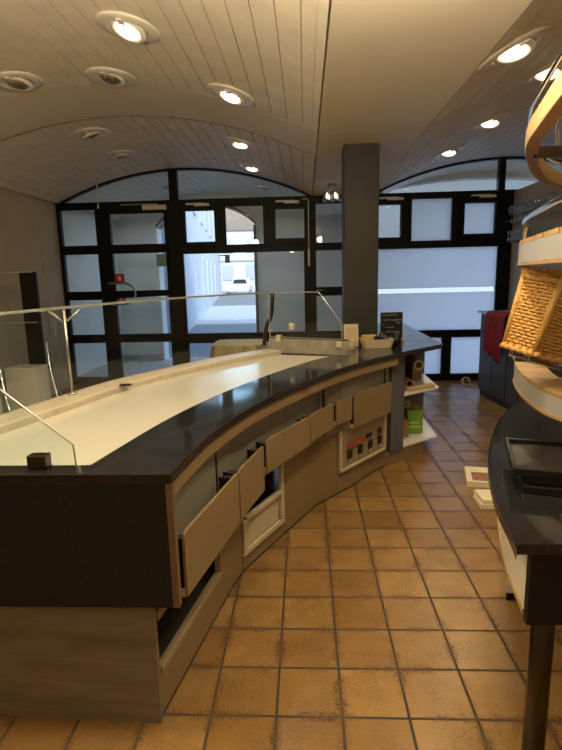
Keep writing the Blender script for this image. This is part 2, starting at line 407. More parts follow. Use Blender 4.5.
# window opener rods and sash stays
tag(MB().tube([(-3.02,7.92,3.05),(-3.02,7.90,2.70)], .009, 8).lathe([(.012,0),(.016,.02),(.012,.05)], (-3.02,7.90,2.66), 10).build('window_pull_cord', WPAINT, smooth=True), 'white pull cord hanging from the arched window left of the door closer', 'cord')
tag(MB().tube([(-.02,7.915,2.71),(.05,7.905,2.71),(.065,7.90,2.68),(.062,7.90,1.95)], .007, 8).tube([(.062,7.90,2.0),(.062,7.90,1.76)], .014, 8).build('window_opener_rod', WPAINT, smooth=True), 'white window opener rod hanging beside the middle window post', 'rod')
def stay(x, lab):
    tag(MB().box(x-.17, x+.10, 7.89, 7.92, 2.675, 2.70).box(x-.05, x+.17, 7.88, 7.93, 2.655, 2.69).build('window_stay', WPAINT, bevel=.003), lab, 'window stay', )
stay(-1.55, 'pale stay arm above the small window next to the door')
stay(-.24, 'pale stay arm above the small window left of the column')
stay(1.25, 'pale stay arm above the small window right of the column')
stay(2.55, 'pale stay arm above the small frosted window by the right wall')

# ------------------------------------------------------------------ downlights
def downlight(x, y, cx, lit, label, tilt=(0,0), power=0):
    z = vz(x, cx); ang = math.asin((x-cx)/RAD)
    t = thing('ceiling_downlight', label, 'ceiling light', (x, y, z-.012)); t['_local'] = 1
    t.rotation_euler = (0, ang, 0)
    MB().lathe([(.190,.02),(.190,.002),(.182,-.004),(.125,-.008),(.115,-.006),(.110,.02)], n=40).build('flange', WPAINT, t, smooth=True)
    MB().lathe([(.116,.0),(.110,-.016),(.090,-.022),(.077,-.016),(.074,.03)], n=32).xf(Matrix.Rotation(tilt[0],4,'X')@Matrix.Rotation(tilt[1],4,'Y')).build('gimbal_ring', WPAINT, t, smooth=True)
    c = MB().lathe([(.0,-.034),(.04,-.032),(.066,-.024),(.074,-.004)], n=28).xf(Matrix.Rotation(tilt[0],4,'X')@Matrix.Rotation(tilt[1],4,'Y'))
    c.build('lens', LAMPON if lit else REFLECT, t, smooth=True)
    MB().box(-.018,.018,-.16,-.10,-.022,-.012).build('clip', WPAINT, t)
    if power:
        l = bpy.data.lights.new('downlight_or_fill_spot', 'SPOT'); l.energy = power; l.color = (1,.80,.47); l.spot_size = math.radians(120); l.spot_blend = .7; l.shadow_soft_size = .07
        o = bpy.data.objects.new('downlight_or_fill_spot', l); COL.objects.link(o); o.location = (x+.0, y, z-.07)
        d = Vector((math.sin(tilt[1])*-1, math.sin(tilt[0]), -1)); o.rotation_euler = d.to_track_quat('-Z','Y').to_euler()
PW = 45
downlight(-1.05, 3.47, LC, True, 'lit downlight in the left vault nearest the camera above the cold plate', (-.22,.12), PW)
downlight(-1.49, 4.38, LC, False, 'unlit downlight in the left vault just before the plain rib, middle of three', (-.12,.1))
downlight(-2.22, 4.35, LC, False, 'unlit downlight before the plain rib beside the left wall', (-.12,.2))
downlight(-.55, 4.36, LC, True, 'lit tilted downlight before the plain rib close to the flat strip', (-.15,.05), PW*.7)
downlight(-2.24, 5.87, LC, False, 'unlit downlight behind the plain rib, left one of the two dark ones', (.2,-.2))
downlight(-2.27, 6.84, LC, False, 'unlit downlight near the arched window over the door', (.2,-.1))
downlight(-.68, 6.04, LC, True, 'lit downlight behind the plain rib, nearer of two in line with the flat strip', (-.12,-.1), PW*.55)
downlight(-.68, 7.34, LC, True, 'lit downlight by the arched window, farther of two in line with the flat strip', (-.12,-.1), PW*.55)
downlight(1.17, 3.24, RC, True, 'lit downlight in the right vault beside the flat strip, first before the rib', (-.18,.36), PW)
downlight(1.79, 4.25, RC, True, 'lit downlight partly behind the wooden hoop of the bread rack', (-.18,.36), PW)
downlight(1.82, 5.56, RC, True, 'lit downlight straddling the rib of the right vault', (-.18,.36), PW*.7)
downlight(1.73, 6.70, RC, True, 'lit downlight farthest back in the right vault near the frosted window', (-.18,.36), PW*.6)
downlight(-.70, 9.0, LC, False, 'unlit downlight outside in the porch vault seen through the arched pane', (.3,.1))
downlight(-2.3, 9.3, LC, False, 'dark downlight in the porch vault above the glazed door', (.3,.1))
# unseen fill spot added behind the camera, no fitting modelled
for x, y, p in ((-1.2, -1.4, PW*.5),):
    l = bpy.data.lights.new('downlight_or_fill_spot', 'SPOT'); l.energy = p; l.color = (1,.80,.47); l.spot_size = math.radians(140); l.spot_blend = .7; l.shadow_soft_size = .09
    o = bpy.data.objects.new('downlight_or_fill_spot', l); COL.objects.link(o); o.location = (x, y, vz(x, LC if x < 0 else RC)-.08)

for x, y in ((-.70,9.0),(-2.3,9.3)):   # added cool spots that brighten the porch; its downlights are modelled unlit
    l = bpy.data.lights.new('porch_fill', 'SPOT'); l.energy = 20; l.color = (.72,.85,1.0); l.spot_size = math.radians(165); l.spot_blend = .6; l.shadow_soft_size = .09
    o = bpy.data.objects.new('porch_fill', l); COL.objects.link(o); o.location = (x, y, vz(x, LC)-.09)
for x, y, z, p in ((-1.30,1.67,2.50,50),(-.35,1.67,2.50,34),(.42,1.67,2.54,48),(1.9,.2,2.45,26),(-.4,-1.2,2.4,10)):   # unseen warm point lights added out of frame to brighten the near ceiling
    l = bpy.data.lights.new('warm_fill_light', 'POINT'); l.energy = p; l.color = (1,.83,.54); l.shadow_soft_size = .08
    o = bpy.data.objects.new('warm_fill_light', l); COL.objects.link(o); o.location = (x, y, z)
# pendant by the facade
t = thing('pendant_lamp', 'small hanging lamp with clear glass shades beside the column top', 'lamp', (.36, 7.0, ZS-.012))
MB().lathe([(.06,0),(.06,-.02),(.012,-.03),(.012,-.07)], (.36,7,ZS-.012), 20).build('ceiling_plate', STEEL, t, smooth=True)
for k in range(4):
    a = k*PI/2+.5; cx_, cy_ = .36+.075*math.cos(a), 7+.075*math.sin(a)
    MB().tube([(.36,7,ZS-.06),(cx_,cy_,ZS-.07),(cx_,cy_,ZS-.10)], .006, 6).build('arm', STEEL, t)
    sh = MB().lathe([(.018,-.09),(.04,-.11),(.05,-.15),(.055,-.20),(.05,-.20),(.045,-.15),(.035,-.115)], (cx_,cy_,ZS-.012), 14).build('glass_shade', TUMB, t, smooth=True)
    MB().lathe([(0,-.175),(.014,-.165),(.016,-.15),(.008,-.10)], (cx_,cy_,ZS-.012), 10).build('bulb', BULB, sh, smooth=True)

# ------------------------------------------------------------------ sales counter
T = smoothline([(-.455,1.63),(-.395,2.08),(-.25,2.59),(-.01,3.11),(.30,3.66),(.75,4.23),(1.23,4.72)], 7)
B = [(-.57,1.66),(-.49,2.10),(-.41,2.53),(-.37,2.68),(-.16,3.11),(.06,3.54),(.22,3.735),(.34,3.88),(.59,4.24),(.66,4.31)]
INN = smoothline([(-.765,1.72),(-.64,2.33),(-.46,2.88),(-.22,3.43),(.05,3.93),(.20,4.13)], 6)
LEDF = smoothline([(-1.40,1.72),(-1.31,2.10),(-1.20,2.47),(-1.05,2.98),(-.84,3.40),(-.58,3.82),(-.20,4.27)], 5)
LEDB = offset(LEDF, .17)
t = thing('granite_worktop', 'curved black granite worktop with a speckled black panel at its near end', 'worktop', (.3,3.5,1.0))
poly = T+[(1.25,6.78),(.75,6.78),(.75,4.90),(-.30,4.90),(-.30,4.36),(.20,4.13)]+INN[::-1][1:]+[(-1.45,1.72),(-1.45,1.63)]
MB().prism(poly, .962, 1.0).build('top', GRAN, t, bevel=.004)
MB().box(-1.45, -.478, 1.635, 1.665, .50, .962).build('end_panel', GRANV, t)
MB().box(-.478, -.455, 1.635, 1.667, .50, .962).build('panel_edge', mat('brown_edge_strip', (.16,.10,.06), .5), t)
# cold display well: body, plate, ledge, riser
t = thing('display_well', 'cream cold plate with raised stone ledge along the back of the counter', 'display counter', (-.9,2.8,0))
wellpoly = INN+[(-.20,4.27)]+LEDF[::-1][1:]
MB().prism(wellpoly, .95, .996).build('cold_plate', WELL, t)
MB().ribbon(LEDF, LEDB, .62, 1.034).build('stone_ledge', LEDGE, t, bevel=.008)
MB().ribbon(offset(LEDF,.14), offset(LEDF,.18), 0, .62).build('customer_front', BEIGE, t)
MB().prism([(-1.55,1.70),(-.585,1.66),(-.56,1.66),(-.56,1.69),(-1.55,1.74)], 0, .50).build('side_panel', WORN, t)['label'] = 'pale worn panel under the black end panel'
MB().box(-1.55, -.75, 1.72, 1.76, .5, .95).build('inner_cheek', DARKIN, t)
rise = [(-.31,4.36),(.33,4.14)]
MB().upright(rise[0], rise[1], [(0,1.0),(.677,1.0),(.677,1.115),(0,1.125)], .02).build('end_riser', STONE, t, bevel=.002)
MB().upright(rise[0], rise[1], [(0,1.125),(.677,1.115),(.677,1.123),(0,1.133)], .024).build('riser_cap', BLK, t)
MB().box(-1.075,-1.01,2.90,2.94,1.034,1.040).xf(Matrix()).build('ledge_plate', DSTEEL, t)

BK = offset(B, -.015)
FAS0 = offset(T, .012); FAS1 = offset(T, .045)
flaps = [((-.44,1.70),(-.32,2.275),.50,.75), ((-.318,2.31),(-.232,2.66),.50,.75), ((-.22,2.74),(.02,3.22),.565,.755),
         ((.028,3.25),(.188,3.56),.575,.755), ((.21,3.60),(.335,3.765),.58,.755), ((.355,3.785),(.70,4.25),.505,.76)]
unit_spec = [(1.67,2.68,[0,1],'beige counter cabinet at the near end with a long dark open niche','niche'),
             (2.68,3.11,[2],'beige counter cabinet with a pale open box drawer at its foot','drawer'),
             (3.11,3.735,[3,4],'plain beige counter cabinet between the box drawer and the socket panel','plain'),
             (3.735,4.31,[5],'beige counter cabinet with a framed panel of black sockets','sockets')]
MID = lambda a,b: ((a[0]+b[0])/2,(a[1]+b[1])/2)
for y0, y1, fl, lab, kind in unit_spec:
    seg = sub_y(B, y0, y1); c = MID(seg[0], seg[-1])
    t = thing('counter_cabinet', lab, 'cabinet', (c[0], c[1], 0), 'beige cabinets of the sales counter')
    s_in = offset(seg, .025); deep = offset(seg, .30)
    # body below the flaps
    gap = .0025
    seg_g = sub_y(B, y0+gap, y1-gap); sg_in = offset(seg_g, .02)
    if kind == 'plain' :
        MB().ribbon(seg_g, sg_in, .012, .52).build('front_panel', BEIGE, t, bevel=.002)
    elif kind == 'sockets':
        MB().ribbon(seg_g, sg_in, .012, .52).build('front_panel', BEIGE, t, bevel=.002)
    elif kind == 'niche':
        MB().ribbon(seg_g, sg_in, .012, .185).build('kick_panel', BEIGE, t, bevel=.002)
        ys = 2.36
        MB().ribbon(sub_y(B,ys,y1-gap), offset(sub_y(B,ys,y1-gap),.02), .185, .52).build('front_panel', BEIGE, t, bevel=.002)
        MB().ribbon(sub_y(B,y0+gap,y0+.03), offset(sub_y(B,y0+gap,y0+.03),.03), .185, .52).build('jamb', BEIGE2, t)
        sn = sub_y(B,y0+.03,ys)
        MB().ribbon(offset(sn,-.012), offset(sn,.02), .185, .21).build('niche_rail', BEIGE2, t, bevel=.002)
        MB().ribbon(offset(sn,-.006), offset(sn,.02), .40, .44).build('upper_rail', BEIGE, t, bevel=.002)
        sj = sub_y(B,ys-.02,ys)
        MB().ribbon(offset(sj,-.012), offset(sj,.02), .185, .44).build('jamb', BEIGE2, t)
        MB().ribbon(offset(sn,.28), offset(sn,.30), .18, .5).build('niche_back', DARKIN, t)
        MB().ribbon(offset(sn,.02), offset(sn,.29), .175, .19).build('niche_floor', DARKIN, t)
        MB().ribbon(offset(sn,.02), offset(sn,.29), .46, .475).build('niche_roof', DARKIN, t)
        MB().tube([(p[0],p[1],.21) for p in offset(sub_y(B,2.05,2.33),.10)], .008, 6).build('niche_bar', CHROME, t)
    else:
        MB().ribbon(seg_g, sg_in, .012, .095).build('kick_panel', BEIGE, t, bevel=.002)
        a, b = seg_g[0], seg_g[-1]
        d = MB()
        L = math.dist(a,b)
        d.upright(a, b, [(.0,.095),(L,.095),(L,.125),(.0,.125)], .02)
        d.upright(a, b, [(.0,.125),(.035,.125),(.035,.30),(.0,.30)], .02).upright(a, b, [(L-.03,.125),(L,.125),(L,.52),(L-.03,.52)], .02)
        d.upright(a, b, [(.035,.295),(L-.03,.295),(L-.03,.318),(.035,.318)], .03)
        dr = d.xf(Matrix.Translation((.012,-.006,0))).build('drawer', IVORY, t, bevel=.002)
        nrm = Vector((-(b[1]-a[1]), b[0]-a[0], 0)).normalized()
        MB().upright((a[0]+nrm.x*.012,a[1]+nrm.y*.012), (b[0]+nrm.x*.012,b[1]+nrm.y*.012), [(.02,.11),(L-.02,.11),(L-.02,.305),(.02,.305)], .012).build('drawer_back', IVORY, dr)
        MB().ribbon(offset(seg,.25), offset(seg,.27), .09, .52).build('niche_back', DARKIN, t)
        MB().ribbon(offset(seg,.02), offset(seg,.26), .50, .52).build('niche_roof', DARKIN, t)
    if kind == 'sockets':
        a, b = (.235,3.745), (.60,4.235)
        a = seg_g[0]; b = seg_g[-1]
        d = Vector((b[0]-a[0], b[1]-a[1])); L = d.length; d /= L; nr = Vector((d.y,-d.x))*.022
        p = (a[0]+nr.x, a[1]+nr.y); q = (b[0]+nr.x, b[1]+nr.y)
        u0_, u1_, z0_, z1_ = .015, L-.01, .165, .56
        fr = MB()
        for r in ([(u0_,z0_),(u1_,z0_),(u1_,z0_+.022),(u0_,z0_+.022)], [(u0_,z0_),(u0_+.02,z0_),(u0_+.02,z1_),(u0_,z1_)], [(u1_-.02,z0_),(u1_,z0_),(u1_,z1_),(u1_-.02,z1_)]): fr.upright(p, q, r, .02)
        fr.build('panel_frame', IVORY, t, bevel=.003)
        pn = MB().upright(p, q, [(u0_+.02,z0_+.022),(u1_-.02,z0_+.022),(u1_-.02,z1_),(u0_+.02,z1_)], .008)
        pn.xf(Matrix.Translation((-nr.x*.5,-nr.y*.5,0))); sp = pn.build('socket_panel', BEIGE2, t)
        p2 = (p[0]+nr.x*.2, p[1]+nr.y*.2); q2 = (q[0]+nr.x*.2, q[1]+nr.y*.2)
        W_ = u1_-u0_
        for k in range(4):
            uu = u0_+W_*(.14+.22*k); zz = .25
            MB().upright(p2, q2, [(uu,zz),(uu+.06,zz),(uu+.06,zz+.065),(uu,zz+.065)], .012).build('socket', SOCKET, sp, bevel=.004)
            MB().upright(p2, q2, [(uu+.02,zz-.025),(uu+.038,zz-.025),(uu+.038,zz-.01),(uu+.02,zz-.01)], .008).build('socket_tab', IVORY, sp)
        uu = u0_+W_*.80
        MB().upright(p2, q2, [(uu,.335),(uu+.055,.335),(uu+.055,.385),(uu,.385)], .012).build('socket', SOCKET, sp, bevel=.004)
        MB().upright(p2, q2, [(u0_+W_*.13,.335),(u0_+W_*.50,.335),(u0_+W_*.50,.375),(u0_+W_*.13,.375)], .006).build('red_label', REDL, sp)
        MB().upright(p2, q2, [(u0_+W_*.54,.35),(u0_+W_*.64,.35),(u0_+W_*.64,.38),(u0_+W_*.54,.38)], .012).build('switch', SOCKET, sp)
    # bin zone
    MB().ribbon(offset(seg_g,-.03), offset(seg_g,-.02), .50, .905).build('bin_back', GREYP, t)
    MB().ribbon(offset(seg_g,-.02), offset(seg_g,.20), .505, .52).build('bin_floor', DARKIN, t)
    for i in fl:
        a, b, z0, z1 = flaps[i]; L = math.dist(a,b); r = .035
        prof = [(0,z0),(L,z0),(L,z1-.006),(L-.006,z1)]+[(r-r*math.sin(k*PI/8), z1-r+r*math.cos(k*PI/8)) for k in range(5)]
        f = MB().upright(a, b, prof, .012).build('flap', BEIGE, t, bevel=.0015)
        d = Vector((b[0]-a[0], b[1]-a[1])).normalized(); n_ = Vector((-d.y, d.x))
        p = (a[0]+n_.x*.013, a[1]+n_.y*.013); q = (b[0]+n_.x*.013, b[1]+n_.y*.013)
        # side cheeks of the bin and the metal catches
        for u in (.012, L-.016):
            c = Vector(p)+d*u; c2 = c+n_*.085
            MB().upright(tuple(c), tuple(c2), [(0,z0+.01),(.075,z0+.01),(.075,z1-.02),(.0,z1-.03)], .006).build('bin_cheek', BLK, f)
            MB().upright(tuple(c), tuple(c2), [(0,z0-.004),(.05,z0-.004),(.05,z0+.028),(.0,z0+.028)], .012).build('hinge_block', IVORY, f)
            MB().upright(tuple(c), tuple(c2), [(-.006,z1-.02),(.05,z1-.02),(.05,z1-.012),(-.006,z1-.012)], .006).build('catch', STEEL, f)
    for i in fl:                                       # dark gaps between the bin linings
        for yy in ((flaps[i][1][1]+.012),):
            if yy < y1-.02:
                sg = offset(sub_y(B, yy, yy+.014), -.034); MB().ribbon(sg, offset(sg,.006), .52, .90).build('bin_gap', BLK, t)
    sT = sub_y(T, y0, y1+.06 if kind != 'sockets' else 4.24)
    MB().ribbon(offset(sT,.012), offset(sT,.04), .898, .962).build('fascia', BEIGE, t, bevel=.002)
    MB().ribbon(seg_g, offset(seg_g,.04), 0, .012).build('toe_strip', DARKIN, t)

# corner shelf unit at the end of the counter
t = thing('corner_shelf', 'open corner shelf unit with two pointed white shelves at the counter end', 'shelf unit', (.95,4.9,0))
MB().prism([(.715,4.335),(.845,4.465),(.81,4.52),(.68,4.40)], .10, .962).build('post', POSTG, t, bevel=.004)
MB().prism([(.66,4.31),(1.08,4.69),(1.08,5.40),(.80,5.40),(.60,4.40)], 0, .11).build('plinth', BEIGE, t)
for z in (.135, .60):
    MB().prism([(.80,4.44),(1.21,4.76),(1.22,5.42),(.80,5.42)], z-.02, z).build('shelf', WHITE, t, bevel=.002)
MB().box(.72, 1.225, 5.42, 5.45, .02, .962).build('back_panel', POSTG, t)
MB().prism([(.68,4.42),(.72,4.42),(.76,5.42),(.70,5.42)], .02, .962).build('side_panel', POSTG, t)
MB().box(.80, 1.10, 5.45, 6.70, 0, .962).build('return_body', POSTG, t)
# things on the shelves
def roll(x, y, z, l, r, ax, name, lab, m, cat='paper roll'):
    o = MB().lathe([(r*.62,0),(r,0),(r,l),(r*.62,l),(r*.62,0)], n=20, cap=False).xf(Matrix.Translation((x,y,z))@ax).build(name, m, smooth=False); tag(o, lab, cat); return o
AXY = Matrix.Rotation(-PI/2,4,'X')
roll(1.03,4.78,.80,.35,.05, Matrix.Rotation(-1.5,4,'X')@Matrix.Rotation(-.15,4,'Y'), 'paper_roll', 'pale paper roll with a dark hole hanging end-on under the worktop tip', IVORY)
roll(.93,4.68,.645,.4,.042, Matrix.Rotation(.1,4,'Z')@AXY, 'cardboard_tube', 'brown cardboard tube lying on the upper corner shelf', BROWNP, 'tube')
tag(MB().box(-.16,.16,-.03,.03,0,.035).xf(Matrix.Translation((1.02,4.665,.602))@Matrix.Rotation(.55,4,'Z')).build('rolling_pin_box', TAN, bevel=.008), 'flat tan wooden block at the front of the upper corner shelf', 'box')
tag(MB().box(-.05,.05,-.10,.10,0,.17).xf(Matrix.Translation((1.08,5.22,.602))@Matrix.Rotation(.1,4,'Z')).build('cardboard_box', BROWNP, bevel=.004), 'brown cardboard box standing behind the tube on the upper corner shelf', 'box')
tag(MB().prism([(.95,4.70),(.99,4.66),(1.02,4.68),(.985,4.74)], .70, .95).build('hanging_ladle_bag', IVORY, bevel=.01), 'cream paper bag hanging under the worktop beside the paper roll', 'bag') if False else None
o = MB().box(.945,1.09,4.82,4.92,.137,.36).build('green_packet', GREEN, bevel=.008); tag(o, 'bright green packet standing on the lower corner shelf', 'packet')
MB().box(.965,1.07,4.816,4.82,.20,.21).box(.965,1.05,4.816,4.82,.24,.25).build('pale_lines', IVORY, o)
MB().prism([(1.03,4.85),(1.09,4.83),(1.10,4.90),(1.04,4.91)], .36, .42).build('folded_top', TUMB, o)
tag(MB().box(.84,.93,4.70,4.92,.137,.30).build('brown_package', BROWNP, bevel=.006), 'brown package left of the green packet on the lower corner shelf', 'package')
tag(MB().box(.86,1.10,4.95,5.2,.137,.33).box(.86,1.0,4.96,5.2,.33,.42).build('carton', TAN, bevel=.006), 'tan cartons behind the green packet on the lower corner shelf', 'carton')

# ------------------------------------------------------------------ glass guards
t = thing('glass_guard', 'long curved glass guard with a glass top shelf along the counter ledge', 'glass guard', (-1.2,2.8,1.05))
gl = offset(LEDF, .150)
front = [p for p in gl]
MB().ribbon(front, offset(front,.008), 1.034, 1.488).build('front_glass', GLASS, t)
sh0 = smoothline([(-1.62,1.70),(-1.47,2.30),(-1.31,2.92),(-1.12,3.45),(-.96,3.80),(-.55,4.35),(-.25,4.62)], 5)
shn = offset(sh0, -.03)
MB().ribbon(offset(sh0,-.02), offset(sh0,.36), 1.488, 1.498).build('top_shelf', GGREEN, t)
MB().ribbon(offset(sh0,-.024), offset(sh0,-.02), 1.486, 1.50).build('polished_edge', mat('glass_edge', (.26,.26,.23), .2), t)
for y, nm in ((2.62,0),):
    c = sub_y(LEDF, 1.75, y)[-1]; k = LEDF.index(min(LEDF, key=lambda p: math.dist(p,c)))
    p = Vector(offset(LEDF,.12)[k])
    if nm == 1: continue
    q = thing if False else None
    po = MB().tube([(p.x,p.y,1.035),(p.x,p.y,1.487)], .007, 10).lathe([(.022,0),(.022,.008),(.010,.012)], (p.x,p.y,1.035), 14).build('support_post', STEEL, t, smooth=True)
    for s in (-1,1):
        MB().tube([(p.x,p.y,1.42),(p.x+s*.075,p.y+s*.02,1.484)], .006, 8).build('bracket_arm', STEEL, po, smooth=True)
def end_glass(name, label, p, q, poly, clips):
    g = thing(name, label, 'glass panel', (p[0],p[1],1.0))
    MB().upright(p, q, poly, .008).build('glass_sheet', GLASS, g)
    d = Vector((q[0]-p[0], q[1]-p[1])).normalized()
    # polished edge of the sloping side
    ed = MB()
    for (u0_,z0_),(u1_,z1_) in zip(poly, poly[1:]+poly[:1]):
        if z0_ < 1.05 and z1_ < 1.05: continue
        ed.tube([(p[0]+d.x*u0_, p[1]+d.y*u0_, z0_),(p[0]+d.x*u1_, p[1]+d.y*u1_, z1_)], .0035, 6)
    ed.build('polished_edge', mat('edge_'+name, (.34,.32,.28), .2), g)
    for u, z, s in clips:
        c = Vector(p)+d*u; n = Vector((-d.y,d.x))
        MB().upright(tuple(c-n*.022-d*s), tuple(c-n*.022+d*s), [(0,z),(2*s,z),(2*s,z+.05),(0,z+.05)], .044).build('clip', DSTEEL if s > .03 else IVORY, g, bevel=.003)
    return g
end_glass('glass_end_panel', 'clear glass end panel held by a bronze clip at the near counter end', (-1.46,1.69), (-.80,1.69),
          [(.0,1.005),(.66,1.005),(.655,1.085),(.40,1.30),(.10,1.488),(0,1.488)], [(.53,1.0,.033)])
g = end_glass('glass_end_panel', 'clear glass end panel with sloping edge on the grey stone riser', (-.30,4.365), (.32,4.152),
          [(.0,1.135),(.62,1.125),(.62,1.25),(.43,1.50),(0,1.50)], [(.08,1.10,.02),(.20,1.20,.02),(.60,1.06,.02)])
MB().tube(smoothline([(-.36,4.46,1.05),(-.33,4.44,1.22),(-.29,4.42,1.30),(-.27,4.40,1.49)],5), .016, 10).build('support_post', DSTEEL, g, smooth=True)
MB().upright((-.35,4.42),(.15,4.24),[(0,1.50),(.5,1.50),(.5,1.512),(0,1.512)],.16).build('top_shelf', GGREEN, g)

# ------------------------------------------------------------------ things on the worktop
cd = thing('price_card', 'small ivory framed card leaning behind the cream tray', 'card', (.40,4.62,1.0))
MB().box(-.065,.065,-.006,.006,0,.20).xf(Matrix.Translation((.40,4.60,1.003))@Matrix.Rotation(.15,4,'Z')@Matrix.Rotation(-.12,4,'X')).build('frame', IVORY, cd, bevel=.003)
MB().box(-.045,.045,-.010,-.006,.03,.17).xf(Matrix.Translation((.40,4.60,1.003))@Matrix.Rotation(.15,4,'Z')@Matrix.Rotation(-.12,4,'X')).build('print', TAN, cd)
for i,(x,y,a,lab) in enumerate(((.385,4.44,.5,'cream peg clip standing in front of the framed card, nearest the glass'),(.405,4.50,-.4,'cream peg clip between the framed card and the cream tray'))):
    tag(MB().box(-.016,.016,-.012,.012,0,.085).box(-.01,.01,-.02,.02,.03,.05).xf(Matrix.Translation((x,y,1.001))@Matrix.Rotation(a,4,'Z')).build('peg_clip', IVORY, bevel=.003), lab, 'clip')
tr = thing('counter_tray', 'cream rectangular tray of small tools beside the chalkboard', 'tray', (.58,4.60,1.0))
def traymesh(w, d, h, flare, th):
    m = MB(); o0 = [(-w/2,-d/2),(w/2,-d/2),(w/2,d/2),(-w/2,d/2)]
    def rr(w_, d_, r, n=5):
        out = []
        for cx_, cy_, a0 in ((w_/2-r,-d_/2+r,-PI/2),(w_/2-r,d_/2-r,0),(-w_/2+r,d_/2-r,PI/2),(-w_/2+r,-d_/2+r,PI)):
            for k in range(n): a = a0+PI/2*k/(n-1); out.append((cx_+r*math.cos(a), cy_+r*math.sin(a)))
        return out
    loops = [(w-flare,d-flare,0),(w,d,h),(w-th*2,d-th*2,h),(w-flare-th*2,d-flare-th*2,th)]
    vs = []; n = 20
    for w_,d_,z in loops: vs += [(x,y,z) for x,y in rr(w_,d_,.03)]
    fs = [list(range(n))[::-1], [3*n+k for k in range(n)]]
    for i in range(3):
        for k in range(n): fs.append([i*n+k, i*n+(k+1)%n, (i+1)*n+(k+1)%n, (i+1)*n+k])
    return m.add(vs, fs)
traymesh(.28,.20,.075,.04,.008).xf(Matrix.Translation((.618,4.60,1.001))@Matrix.Rotation(.12,4,'Z')).build('tray', IVORY, tr)
tag(MB().box(-.06,.06,-.03,.03,0,.07).xf(Matrix.Translation((.555,4.62,1.035))@Matrix.Rotation(.3,4,'Z')).build('brown_box', mat('amber_card',(.50,.33,.12),.6), bevel=.004), 'small amber box in the cream counter tray', 'box')
tag(MB().lathe([(.0,0),(.04,.0),(.042,.05),(.03,.06),(0,.06)], (.635,4.585,1.04), 18).build('black_puck', BLK, smooth=False), 'round black lid in the middle of the cream tray', 'lid')
gd = thing('black_gadget', 'black corkscrew with silver stripes in the cream tray', 'tool', (.69,4.60,1.02))
MB().box(-.05,.05,-.02,.02,0,.045).xf(Matrix.Translation((.67,4.60,1.075))@Matrix.Rotation(.75,4,'Y')).build('body', BLK, gd, bevel=.01)
MB().box(-.04,.04,-.024,-.019,.012,.018).box(-.04,.04,-.024,-.019,.028,.034).xf(Matrix.Translation((.67,4.60,1.075))@Matrix.Rotation(.75,4,'Y')).build('stripe', STEEL, gd)
tag(MB().lathe([(0,0),(.04,0),(.045,.05),(.035,.10),(.018,.12),(0,.12)], (.80,4.66,1.001), 18).build('black_jar', BLK, smooth=True), 'black rounded jar between the cream tray and the chalkboard', 'jar')
cb = thing('chalkboard_sign', 'small black chalkboard with chalk writing on a wooden foot', 'sign', (.875,4.95,1.0))
MB().box(.70,.905,4.94,4.955,1.03,1.275).build('board', BLK, cb, bevel=.003)
MB().box(.77,.91,4.91,4.985,1.0,1.035).build('wooden_foot', OAK, cb, bevel=.004)
wr = MB(); rr_ = random.Random(3)
for z, x0_, x1_, am in ((1.272,.79,.93,.008),(1.225,.80,.97,.010),(1.18,.78,.81,.006),(1.155,.82,.90,.008),(1.115,.82,.955,.009),(1.20,.92,.955,.010)):
    n = int((x1_-x0_)/.005); pts = [(x0_-.075+(x1_-x0_)*i/n, 4.938, z-.02+am*math.sin(i*2.1+rr_.random()*1.3)*(.5+.5*rr_.random())) for i in range(n+1)]
    wr.tube(pts, .0012, 4)
wr.build('chalk_writing', CHALK, cb)

# ------------------------------------------------------------------ far table with cloth, stands on the left
t = thing('cloth_table', 'low table under a beige cloth in front of the street window', 'table', (-.93,7.2,0))
MB().box(-1.26,-.58,6.86,7.56,.70,.735).build('tabletop', OAK, t)
for x in (-1.2,-.64):
    for y in (6.92,7.5): MB().box(x-.02,x+.02,y-.02,y+.02,0,.70).build('leg', DSTEEL, t)
m = MB(); loops = []; n = 64
for k,(e,z) in enumerate(((-.36,.741),(-.03,.741),(.0,.738),(.012,.72),(.02,.60),(.028,.50),(.032,.42))):
    ring = []
    for i in range(n):
        a = 2*PI*i/n; ca, sa = math.cos(a), math.sin(a); s = 1/max(abs(ca)**5+abs(sa)**5,1e-9)**.2
        w = (.012*max(0,k-2))*math.sin(a*11+k*.2)
        R_ = (.35+e+w)
        ring.append((-.92+R_*s*ca if e > -.3 else -.92, 7.21+R_*s*sa if e > -.3 else 7.21, z))
    loops.append(ring)
vs = [p for r in loops for p in r]; fs = []
for i in range(len(loops)-1):
    for k in range(n): fs.append([i*n+k, i*n+(k+1)%n, (i+1)*n+(k+1)%n, (i+1)*n+k])
tc_ = m.add(vs, fs).build('tablecloth', CLOTH, smooth=True); tag(tc_, 'beige cloth draped over the low table by the window', 'tablecloth')
def stand(x, y, label):
    t = thing('display_stand', label, 'display stand', (x,y,0))
    MB().prism([(x-.09,y),(x+.09,y),(x+.09,y+.04),(x-.09,y+.04)], .0, 1.74).build('back_upright', BLK, t, bevel=.003)
    for z, w in ((1.735,.34),(1.22,.30)):
        MB().box(x-w-.1, x+.19, y-.26, y, z-.010, z).build('glass_shelf', GGREEN, t)
        MB().box(x-w-.1, x+.19, y-.264, y-.26, z-.011, z+.001).build('shelf_edge', mat('stand_edge',(.35,.35,.32),.2), t)
    MB().box(x-.28, x+.28, y-.38, y+.20, .0, .06).build('foot_plate', WPAINT, t, bevel=.006)
    MB().box(x-.20, x+.14, y-.30, y-.04, .06, .74).build('pedestal', WPAINT, t, bevel=.006)
    MB().tube(smoothline([(x+.12,y+.02,.98),(x+.15,y-.02,.75),(x+.21,y-.08,.50),(x+.30,y-.16,.28),(x+.33,y-.18,.06)],5), .011, 8).build('curved_leg', CHROME, t, smooth=True)
stand(-2.98, 5.6, 'black display stand with glass shelves by the left wall next to the door')
